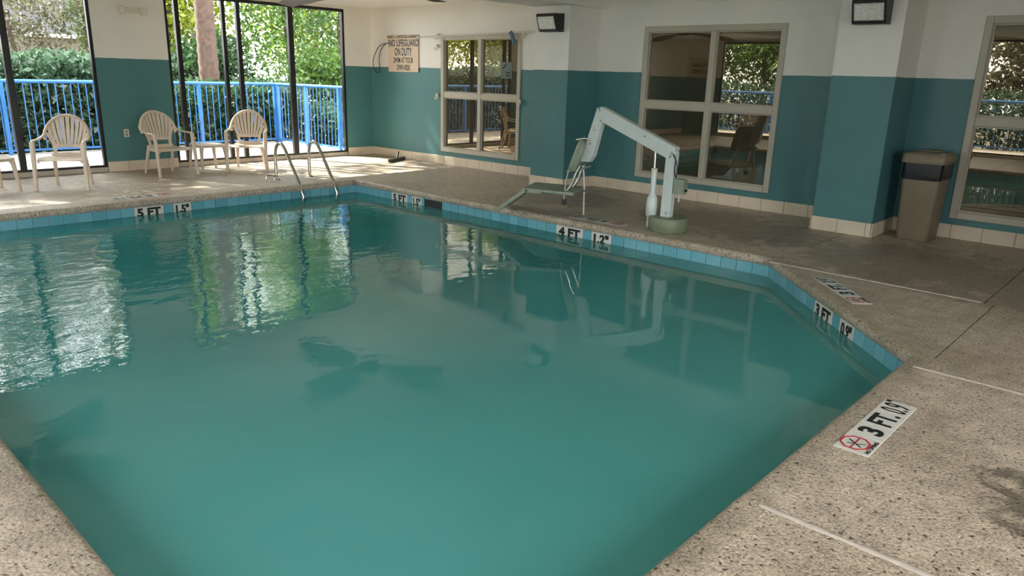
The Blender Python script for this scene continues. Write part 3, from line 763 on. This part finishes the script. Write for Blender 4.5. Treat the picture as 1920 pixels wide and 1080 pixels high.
piv = Matrix.Translation((-1.27, -.02, 0)) @ Matrix.Rotation(math.radians(26), 4, 'Z') @ Matrix.Translation((1.27, .12, 0))
def turn(o):
    if not o.get('turned'): o.data.transform(piv); o['turned'] = 1
for o in lf.children:
    if o.name.split('.')[0] in ('seat_back', 'seat', 'seat_tube', 'leg_rest', 'belt_strap', 'belt_buckle', 'belt_clip'):
        turn(o)
        for q in o.children: turn(q)
for o in bpy.data.objects:
    if 'turned' in o: del o['turned']
# ------------------------------------------------------------------ waste bin
bn_ = thing('trash_bin', 'taupe square trash bin with swing lid and black bin liner beside the column', 'trash bin', (-2.20, 8.905, 0))
def rrect(hx, hy, z, r=.045, k=4):
    pts = []
    for cx, cy, a0 in ((hx-r, hy-r, 0), (-hx+r, hy-r, PI/2), (-hx+r, -hy+r, PI), (hx-r, -hy+r, 3*PI/2)):
        for q in range(k+1): pts.append((cx+r*math.cos(a0+q*PI/2/k), cy+r*math.sin(a0+q*PI/2/k), z))
    return pts
MB().loft([rrect(.150, .190, 0), rrect(.160, .20, .01), rrect(.188, .228, .70)]).build('body', 'bin', bn_, smooth=True)
rings_ = []
for z, g in ((.655, .004), (.67, .008), (.71, .011), (.75, .009), (.79, .012), (.83, .010)):
    rings_.append([(x+random.uniform(-.003, .003), y+random.uniform(-.003, .003), zz+random.uniform(-.006, .006)) for x, y, zz in rrect(.186+g, .226+g, z, .045, 6)])
MB().loft(rings_).build('bin_liner', 'bag', bn_, smooth=True)
lid = MB().loft([rrect(.212, .25, .825, .05), rrect(.218, .256, .845, .05), rrect(.212, .25, .905, .05), rrect(.195, .235, .925, .05), rrect(.10, .14, .945, .05)]).build('lid', 'bin', bn_, smooth=True)
MB().add([(-.11, -.05, .936), (.10, -.05, .936), (.10, .12, .936), (-.11, .12, .936), (-.11, -.05, .952), (.10, -.05, .952), (.10, .12, .957), (-.11, .12, .957)],
         [(3, 2, 1, 0), (4, 5, 6, 7), (0, 1, 5, 4), (1, 2, 6, 5), (2, 3, 7, 6), (3, 0, 4, 7)]).build('lid_flap', 'bin', lid, bevel=.006)
MB().add([(.13, -.225, .90), (.205, -.235, .90), (.205, .10, .90), (.13, .10, .90), (.155, -.225, .945), (.190, -.225, .945), (.190, .05, .945), (.155, .05, .945)],
         [(3, 2, 1, 0), (4, 5, 6, 7), (0, 1, 5, 4), (1, 2, 6, 5), (2, 3, 7, 6), (3, 0, 4, 7)]).build('lid_ridge', 'bin', lid, bevel=.008)

# ------------------------------------------------------------------ wall pack lamps
def wall_lamp(x, label):
    t = thing('wall_lamp', label, 'lamp', (x, YP, 2.20), group='black wall pack lamps on the columns')
    hw = .17
    pr = [(0, 0), (0, .245), (-.215, .235), (-.22, .205), (-.15, .012), (-.13, 0)]     # (y, z)
    b = MB().add([(sx*hw, y, z) for sx in (-1, 1) for y, z in pr], [tuple(range(6)), tuple(range(11, 5, -1))]+[(i, (i+1) % 6, 6+(i+1) % 6, 6+i) for i in range(6)]).build('housing', 'black', t, bevel=.008)
    p0, p1 = Vector((0, -.218, .195)), Vector((0, -.157, .03)); up = (p0-p1); nn = Vector((0, -up.z, up.y)).normalized()
    if nn.y > 0: nn = -nn
    vs = []
    for k, s, d in ((0, 1, 0), (1, .78, .022)):
        for sx, u in ((-1, 0), (1, 0), (1, 1), (-1, 1)):
            q = p1+up*(.5+(u-.5)*s); vs.append((sx*(hw-.022)*(1 if k == 0 else .86), q.y+nn.y*d, q.z+nn.z*d))
    MB().add(vs, [(3, 2, 1, 0), (4, 5, 6, 7)]+[(i, (i+1) % 4, 4+(i+1) % 4, 4+i) for i in range(4)]).build('lens', 'lens', t, bevel=.004)
    MB().lathe([(.008, 0), (.008, .012)], n=8).build('screw', 'steel', t).data.transform(Matrix.Translation((hw, -.06, .02)) @ Matrix.Rotation(PI/2, 4, 'Y'))
    return t
wall_lamp(-7.15, 'black wall lamp with clear lens on the column beside the two tone window')
wall_lamp(-2.85, 'black wall lamp with clear lens on the column above the trash bin')

# emergency light and outlet on the left column
em = thing('emergency_light', 'small twin head emergency light high on the column by the glass', 'lamp', (XG, 4.77, 2.385))
MB().box(0, .06, -.13, .13, -.035, .045).build('housing', 'ivory', em, bevel=.008)
for s in (-1, 1):
    h = MB().box(.03, .10, s*.165-.05, s*.165+.05, -.06, .055).build('lamp_head', 'ivory', em, bevel=.012)
    MB().box(.100, .104, s*.165-.038, s*.165+.038, -.045, .04).build('lamp_lens', 'lens', h, bevel=.002)
ol = thing('power_outlet', 'ivory power outlet plate low on the teal column', 'outlet', (XG, 4.51, .578))
pl = MB().box(0, .007, -.038, .038, -.060, .060).build('plate', 'ivory', ol, bevel=.003)
for z in (-.024, .024): MB().box(.007, .010, -.016, .016, z-.014, z+.014).build('socket', 'bin', pl, bevel=.003)

# ------------------------------------------------------------------ lifeguard sign with cable
sg = thing('wall_sign', 'cream sign reading NO LIFEGUARD ON DUTY SWIM AT YOUR OWN RISK', 'sign', (-11.36, YW, 1.93))
bd = MB().box(-.455, .42, -.022, -.012, -.325, .30).build('board', 'sign', sg, bevel=.004)
X, Z = (1, 0, 0), (0, 0, 1)
for s, wd, hg, x, z in (('NO LIFEGUARD', .86, .125, .0, .19), ('ON DUTY', .50, .145, -.01, .035), ('SWIM AT YOUR', .58, .105, -.01, -.115), ('OWN RISK', .40, .105, -.01, -.245)):
    text(s, wd, hg, plane_mtx((x, -.0225, z), X, Z), 'ink', bd, bold=.02)
MB().box(-.47, .44, -.026, -.012, .262, .335).build('top_board', 'sign', sg, bevel=.003)
text('NO LIFEGUARD', .90, .05, plane_mtx((-.01, -.0265, .30), X, Z), 'ink', sg, bold=.03)
cb2 = MB().tube(spline([(-11.80, 9.165, 2.12), (-12.05, 9.17, 2.08), (-12.22, 9.17, 1.92), (-12.29, 9.17, 1.74), (-12.20, 9.17, 1.60), (-12.10, 9.17, 1.585), (-12.08, 9.17, 1.68), (-12.09, 9.17, 1.86), (-12.0, 9.17, 2.03), (-11.86, 9.165, 2.11), (-11.78, 9.168, 2.115)], 8), .007, 6).build('looped_cable', 'cable', smooth=True)
tag(cb2, 'thin black cable hanging in a loop beside the lifeguard sign', 'cable')

# reaching pole over the first window, on wall hooks
pole = thing('reaching_pole', 'long pale aluminium pole hung horizontally above the narrow window', 'pole', (-9.3, YW, 2.25))
MB().tube([(-1.62, -.055, -.035), (1.70, -.055, .02)], .014, 10).build('shaft', 'pole', pole, smooth=True)
MB().box(.725, .785, -.095, -.065, -.17, .03).build('blue_grip', 'blue_plastic', pole, bevel=.008).data.transform(Matrix.Translation((.75, 0, -.08)) @ Matrix.Rotation(-.45, 4, 'Y') @ Matrix.Translation((-.75, 0, .08)))
for x, z, lb in ((-10.40, 2.24, 'white wall hook holding the pole near the lifeguard sign'), (-8.36, 2.24, 'white wall hook holding the pole near the column lamp'), (-10.41, 2.06, 'small white wall hook below the pole at the upper window corner'), (-10.41, 1.22, 'white wall hook at the rail height of the narrow window, lifeguard sign side'), (-8.40, 1.20, 'white wall hook at the rail height of the narrow window, column side')):
    h = thing('wall_hook', lb, 'hook', (x, YW, z), group='white wall hooks around the narrow window')
    ring = [(.045*math.cos(a), -.055, .045*math.sin(a)-.02) for a in np.linspace(-PI*.95, PI*.35, 14)]
    MB().tube(ring, .010, 8, ref=(0, 1, 0)).build('hook_ring', 'ivory', h, smooth=True)
    MB().box(-.02, .02, -.05, 0, -.03, .03).build('mount', 'ivory', h, bevel=.004)
nt_ = thing('window_notice', 'small pale notice fixed inside the upper pane of the narrow window', 'notice', (-8.77, YW+.034, 1.675))
sh_ = MB().box(-.125, .125, -.004, 0, -.13, .13).build('sheet', 'notice', nt_)
MB().tube([(-.08, -.005, .02), (.0, -.005, .10)], (.012, .001), square=True, ref=(0, 1, 0)).build('arrow_mark', 'ink', sh_)
MB().box(.0, .09, -.006, -.004, -.05, -.025).build('printed_line', 'ink', sh_); MB().box(.0, .09, -.006, -.004, -.10, -.07).build('printed_line', 'ink', sh_)

# black brush head on the deck
br = thing('pool_brush', 'black pool brush head with short handle stub lying on the deck', 'brush', (-11.10, 8.78, 0), math.radians(116))
MB().box(-.31, .31, -.03, .03, .014, .06).build('brush_head', 'black', br, bevel=.008)
MB().box(-.30, .30, -.024, .024, 0, .016).build('bristles', 'black', br)
MB().tube([(.0, 0, .05), (.06, .01, .11), (.10, .015, .17)], .018, 8).build('handle_stub', 'black', br, smooth=True)

# sign on the solid part of the left wall, readable only mirrored in the glass
ns = thing('wall_sign', 'cream NO DIVING ALLOWED sign', 'sign', (-11.85, YO, 1.98))
ns['label'] = 'cream NO DIVING ALLOWED sign, seen mirrored in the window glass'
nb = MB().box(-.42, .42, .01, .022, -.27, .27).build('board', 'sign', ns, bevel=.004)
for s, wd, z in (('NO DIVING', .66, .06), ('ALLOWED', .60, -.12)): text(s, wd, .12, plane_mtx((0, .0225, z), (-1, 0, 0), (0, 0, 1)), 'ink', nb, bold=.03)

# ------------------------------------------------------------------ ceiling fans
def fan(cx, cy, a0, label, R=1.40, blades=(0, 1, 2, 3)):
    t = thing('ceiling_fan', label, 'ceiling fan', (cx, cy, ZC), group='dark ceiling fans over the pool')
    MB().lathe([(.09, 0), (.09, -.03), (.15, -.045), (.155, -.11), (.10, -.135), (.02, -.14)], n=24).build('motor', 'fan', t, smooth=True)
    for k in blades:
        a = a0+k*PI/2
        u = Vector((math.cos(a), math.sin(a), 0)); v = Vector((-u.y, u.x, 0)); r = []
        for q in np.linspace(0, 1, 9):
            rad = .30+(R-.30)*q; wd = .085+.15*min(1, q*2.2)**.8*(1-.55*max(0, q-.78)/.22); z = -.10-.125*q*q
            c = u*rad+Vector((0, 0, z)); r.append([c-v*wd+Vector((0, 0, -.012)), c+v*wd+Vector((0, 0, .012)), c+v*wd+Vector((0, 0, .020)), c-v*wd+Vector((0, 0, -.004))])
        b = MB().loft(r).build('blade', 'fan', t)
        MB().tube([u*.12+Vector((0, 0, -.09)), u*.36+Vector((0, 0, -.10))], (.03, .006), square=True).build('blade_bracket', 'black', b)
    return t
fan(-9.50, 6.85, math.radians(196), 'dark brown ceiling fan above the pool ladder end', blades=(0, 1, 2))
fan(-9.90, 1.9, math.radians(120), 'dark brown ceiling fan above the near end of the glass wall')

# ------------------------------------------------------------------ balcony, railings
struct(MB().box(-15.85, XG-.12, -6, 9.4, -.25, -.005).build('balcony_floor', 'balcony'), 'pale concrete walkway outside the glass')
struct(MB().box(-15.85, 6, -5.6, YO-.15, -.25, -.006).build('balcony_floor', 'balcony'), 'pale concrete walkway outside the opposite windows')
struct(MB().box(-90, 40, -60, 70, -.8, -.5).build('ground', 'ground'), 'leaf littered ground outside')
bal_me = MB().tube([(0, 0, .085), (0, 0, 1.245)], .0095, 6).build('baluster', 'rail_blue', smooth=True).data
bpy.data.objects.remove(bpy.data.objects['baluster'])
post_me = MB().box(-.032, .032, -.032, .032, 0, 1.25).build('post', 'rail_blue').data
bpy.data.objects.remove(bpy.data.objects['post'])
def railing(label, x0, y0, x1, y1, posts, sp=.128):
    L = math.hypot(x1-x0, y1-y0); ang = math.atan2(y1-y0, x1-x0)
    t = thing('balcony_railing', label, 'railing', (x0, y0, 0), ang, 'blue balcony railings')
    MB().tube([(0, 0, 1.27), (L, 0, 1.27)], .034, 12).build('top_rail', 'rail_blue', t, smooth=True)
    MB().box(0, L, -.02, .02, .055, .09).build('bottom_rail', 'rail_blue', t)
    for u in posts: link('post', post_me, t).location = (u, 0, 0)
    for k in range(int(L/sp)):
        u = (k+.5)*sp
        if all(abs(u-q) > .05 for q in posts): link('baluster', bal_me, t).location = (u, 0, 0)
    return t
railing('blue tubular railing running along the outer edge of the glass wall walkway', -15.6, 0, -15.6, 8.95, [.2, 1.95, 3.70, 5.45, 7.2, 8.92])
railing('blue tubular railing return running from the corner post to the building', -15.56, 8.95, -12.75, 8.95, [.05, 1.2, 2.4, 2.75])
railing('blue tubular railing beyond the opposite windows, seen mirrored in glass', -15.6, -5.3, 3.5, -5.3, [.1, 2.4, 4.8, 7.2, 9.6, 12, 14.4, 16.8, 19], .15)

# ------------------------------------------------------------------ planting
def leaves(name, pts, size, mat, parent=None, flat=.0):
    N = len(pts); ax = RNG.normal(size=(N, 3)); ax /= np.linalg.norm(ax, axis=1)[:, None]
    b = RNG.normal(size=(N, 3)); b[:, 2] -= flat; b -= (b*ax).sum(1)[:, None]*ax; b /= np.linalg.norm(b, axis=1)[:, None]
    s = size*RNG.uniform(.6, 1.35, size=(N, 1))
    v = np.stack([pts-ax*s, pts+b*s*.42, pts+ax*s, pts-b*s*.42], 1).reshape(-1, 3).astype(np.float32)
    me = bpy.data.meshes.new(name); me.vertices.add(4*N); me.vertices.foreach_set('co', v.ravel())
    me.loops.add(4*N); me.loops.foreach_set('vertex_index', np.arange(4*N, dtype=np.int32))
    me.polygons.add(N); me.polygons.foreach_set('loop_start', np.arange(0, 4*N, 4, dtype=np.int32)); me.polygons.foreach_set('loop_total', np.full(N, 4, dtype=np.int32))
    me.update(calc_edges=True); me.materials.append(M[mat]); o = link(name, me, parent); o['kind'] = 'stuff'; return o
def cloud(c, r, n, clusters=40, tight=.28):
    c, r = np.array(c), np.array(r)
    d = RNG.normal(size=(clusters, 3)); d /= np.linalg.norm(d, axis=1)[:, None]
    cc = d*RNG.uniform(.35, 1, size=(clusters, 1))
    k = RNG.integers(0, clusters, n)
    return c+(cc[k]+RNG.normal(size=(n, 3))*tight*.55)*r
def limb_mesh(base, top, r0, r1, mat, parent, n=6, seed=0):
    rnd = random.Random(seed); P = []
    for k in range(n+1):
        t = k/n; P.append(Vector(base).lerp(Vector(top), t)+Vector((rnd.uniform(-1, 1), rnd.uniform(-1, 1), 0))*.06*(0 < k < n))
    return MB().tube(P, [r0+(r1-r0)*k/n for k in range(n+1)], 10, ref=(1, 0, 0)).build('trunk', mat, parent, smooth=True)
def tree(label, x, y, h, crown_c, crown_r, n, mat, lsize=.085, r0=.14, bark='bark', clusters=40, tight=.3, group='trees beyond the railing', branches=5):
    t = thing('tree', label, 'tree', (x, y, -.5), 0, group)
    tr = limb_mesh((0, 0, 0), (crown_c[0]-x, crown_c[1]-y, h+.5), r0, r0*.45, bark, t, seed=int(abs(x*10+y)))
    rnd = random.Random(int(x*7+y*3))
    for k in range(branches):
        z = (h+.5)*rnd.uniform(.45, .9); a = rnd.uniform(0, 2*PI); L = crown_r[0]*rnd.uniform(.6, .95); q = z/(h+.5)
        s0 = Vector(((crown_c[0]-x)*q, (crown_c[1]-y)*q, z)); s1 = s0+Vector((math.cos(a)*L, math.sin(a)*L, L*.6))
        MB().tube([s0, s0.lerp(s1, .5)+Vector((0, 0, .1)), s1], [r0*.35, r0*.22, r0*.08], 6, ref=(1, 0, 0)).build('branch', bark, t, smooth=True)
    pts = cloud((crown_c[0]-x, crown_c[1]-y, crown_c[2]+.5), crown_r, n, clusters, tight)
    leaves('foliage', pts, lsize, mat, t); return t
def hedge(label, x0, x1, y0, y1, z0, z1, n, mat, lsize, group='clipped hedges beyond the railing'):
    t = thing('hedge', label, 'hedge', ((x0+x1)/2, (y0+y1)/2, -.5), 0, group)
    c = ((x0+x1)/2, (y0+y1)/2)
    u = RNG.uniform(size=(n, 3)); pts = np.stack([x0+(x1-x0)*u[:, 0]-c[0], y0+(y1-y0)*u[:, 1]-c[1], z0+(z1-z0)*u[:, 2]**.8+.5], 1)
    pts[:, 2] += .14*np.sin(pts[:, 1]*2.1)*np.cos(pts[:, 0]*3)*(u[:, 2] > .6)
    leaves('foliage', pts, lsize, mat, t)
    for k in range(max(3, int(max(x1-x0, y1-y0)/.7))):
        q = random.random(); px, py = (x0+x1)/2+random.uniform(-.3, .3)*(x1-x0)-c[0], (y0+y1)/2-c[1]
        if y1-y0 > x1-x0: py = y0+(y1-y0)*q-c[1]
        else: px = x0+(x1-x0)*q-c[0]
        MB().tube([(px, py, 0), (px+random.uniform(-.1, .1), py+random.uniform(-.1, .1), (z1+.5)*.8)], [.025, .010], 5, ref=(1, 0, 0)).build('stem', 'bark', t)
    return t
hedge('dense dark green hedge behind the blue railing at the left glass bay', -17.4, -15.9, 1.5, 6.85, -.5, 1.72, 30000, 'leaf_hedge', .075)
hedge('lower leafy hedge behind the blue railing below the palm trunk', -17.6, -15.95, 7.15, 9.9, -.5, 1.25, 14000, 'leaf_dark', .075)
hedge('leafy shrub bank beyond the railing return', -17.4, -13.0, 10.3, 12.0, -.5, .75, 12000, 'leaf_dark', .07)
tree('bare olive brown shrub tree above the dark hedge, before the brick wall', -22, 5.6, 2.8, (-22, 5.6, 2.6), (1.4, 2.2, 1.3), 4200, 'leaf_olive', .07, .09, tight=.35)
tree('slender ivy covered trunk tree in front of the grey building', -23, 7.7, 5.2, (-23, 7.7, 3.4), (.55, .45, 1.9), 2200, 'leaf_mid', .07, .13, tight=.4, branches=2)
tree('lime leaved tree behind the palm trunk', -23, 9.9, 7.5, (-23, 9.9, 4.4), (2.2, 2.3, 3.6), 17000, 'leaf_lime', .095, .16)
tree('dark leaved low tree right behind the palm trunk base', -19.5, 9.0, 2.4, (-19.5, 9.0, 1.5), (1.2, 1.5, .95), 6500, 'leaf_dark', .08, .08)
tree('bright mid green tree with sky showing through its open crown', -22, 13.2, 8.0, (-22, 13.0, 4.8), (2.3, 2.0, 4.2), 11500, 'leaf_mid', .09, .15, tight=.32)
tree('dense green tree with thick dark trunk beyond the railing corner', -20, 13.6, 9.0, (-20.3, 14.6, 5.6), (2.6, 2.7, 4.4), 17000, 'leaf_mid', .085, .24)
tree('tall pale green tree standing far behind the others', -32, 20.5, 11, (-32, 20.5, 6.2), (3.2, 4.4, 5.5), 13000, 'leaf_lime', .13, .22)
tree('tall tree with high crown shading the left glass bay', -20.4, 1.4, 8, (-20.6, .2, 9.6), (2.6, 3.0, 1.8), 11000, 'leaf_mid', .10, .20)
tree('added unseen tall tree whose high crown shades the middle glass bay', -20.4, 7.8, 7.4, (-19.6, 5.6, 9.6), (1.8, 2.0, 1.1), 3600, 'leaf_mid', .10, .17)  # out-of-view tree added to keep a sun patch off the back wall
tree('broad tree beyond the far end of the walkway, seen mirrored in the narrow window', -21, -4.5, 5, (-21, -4.5, 3.0), (2.0, 3.4, 2.6), 22000, 'leaf_lime', .10, .16)
tree('leafy tree behind the walkway end, seen mirrored in the narrow window', -17.5, -9.5, 5, (-17.5, -9.5, 2.8), (2.2, 2.6, 2.4), 17000, 'leaf_mid', .10, .16)
tree('low leafy understorey tree beyond the railing return corner', -18.3, 12.4, 1.9, (-18.3, 12.4, 1.5), (1.2, 1.6, 1.0), 7000, 'leaf_mid', .08, .07)
tree('dark understorey tree filling the gap under the dense green tree', -24.5, 17.6, 3.4, (-24.5, 17.6, 2.3), (1.5, 2.4, 1.9), 8000, 'leaf_dark', .10, .09)
tree('tall sparse tree with an open airy crown behind the brick building hedge', -27, 3.6, 6, (-26.5, 6.6, 6.6), (1.8, 3.4, 2.2), 5200, 'leaf_olive', .13, .12, tight=.4)
# palm
pm = thing('palm_tree', 'palm tree with thick ringed brown trunk behind the railing', 'palm tree', (-18, 8.6, -.5))
rp = []
for k in range(60):
    z = k*.13; rp.append((.235-.0011*k+(.020 if k % 2 else 0), z))
MB().lathe([(r, z) for r, z in rp], n=16).build('trunk', 'palm_bark', pm, smooth=True).data.transform(Matrix.Shear('XY', 4, (-.03, -.045)) if False else Matrix.Identity(4))
def frond(root, z0, az, L, mat='leaf_dark'):
    P = [Vector((math.cos(az)*L*t, math.sin(az)*L*t, z0+L*(.55*t-.95*t*t))) for t in np.linspace(0, 1, 10)]
    fr = MB().tube(P, [.022*(1-.8*k/9) for k in range(10)], 5, ref=(.01, 0, 1)).build('frond', mat, root)
    side = Vector((-math.sin(az), math.cos(az), 0)); mb = MB()
    for k in range(4, 46):
        t = k/46; i = min(8, int(t*9)); p = P[i].lerp(P[i+1], t*9-i); l = .42*math.sin(PI*min(1, t*.9+.12))+.05
        d = (P[i+1]-P[i]).normalized()
        for s in (-1, 1):
            tip = p+(side*s*.8+d*.6)*l+Vector((0, 0, -.35*l)); wv = d*.018
            mb.add([p-wv, p+wv, tip], [(0, 1, 2)])
    mb.build('leaflets', mat, fr)
for k in range(14): frond(pm, 7.7, k*2*PI/14+.2*(k % 3), 2.2)
# opposite side planting, seen only mirrored in the window glass
hedge('clipped hedge beyond the opposite walkway, seen mirrored in glass', -15, 3, -7.2, -5.7, -.5, 1.5, 20000, 'leaf_hedge', .09)
tree('olive green tree beyond the opposite hedge, seen mirrored in the wide window', -3.4, -9.5, 4, (-3.4, -9.5, 2.5), (3.3, 1.4, 1.7), 22000, 'leaf_olive', .10, .14)
tree('green tree beyond the opposite walkway, seen mirrored in glass', -13.4, -10.2, 5, (-13.4, -10.2, 3.2), (2.6, 1.6, 2.2), 9000, 'leaf_mid', .10, .14)
p2 = thing('palm_tree', 'young palm beyond the opposite walkway, seen mirrored in glass', 'palm tree', (-10.2, -7.4, -.5))
MB().lathe([(.16+(.012 if k % 2 else 0), k*.13) for k in range(24)], n=12).build('trunk', 'palm_bark', p2, smooth=True)
for k in range(11): frond(p2, 3.1, k*2*PI/11, 1.7, 'leaf_mid')

# brick building beyond the left bay
hs = thing('brick_building', 'brick building with white ledge and grey upper wall behind the hedge', 'building', (-30, 9, -.5))
MB().box(-4, 0, -7.5, 4, 0, 2.92).build('brick_wall', 'brick', hs)
MB().box(-4, .12, -7.6, 4.1, 2.92, 3.06).build('ledge', 'ledge', hs)
MB().box(-4, -.15, -1.6, 3.9, 3.06, 6.4).build('upper_wall', 'grey_wall', hs)
for k in range(9): MB().box(-.15, -.12, -1.6+k*.62, -1.56+k*.62, 3.06, 6.4).build('wall_batten', 'ledge', hs)
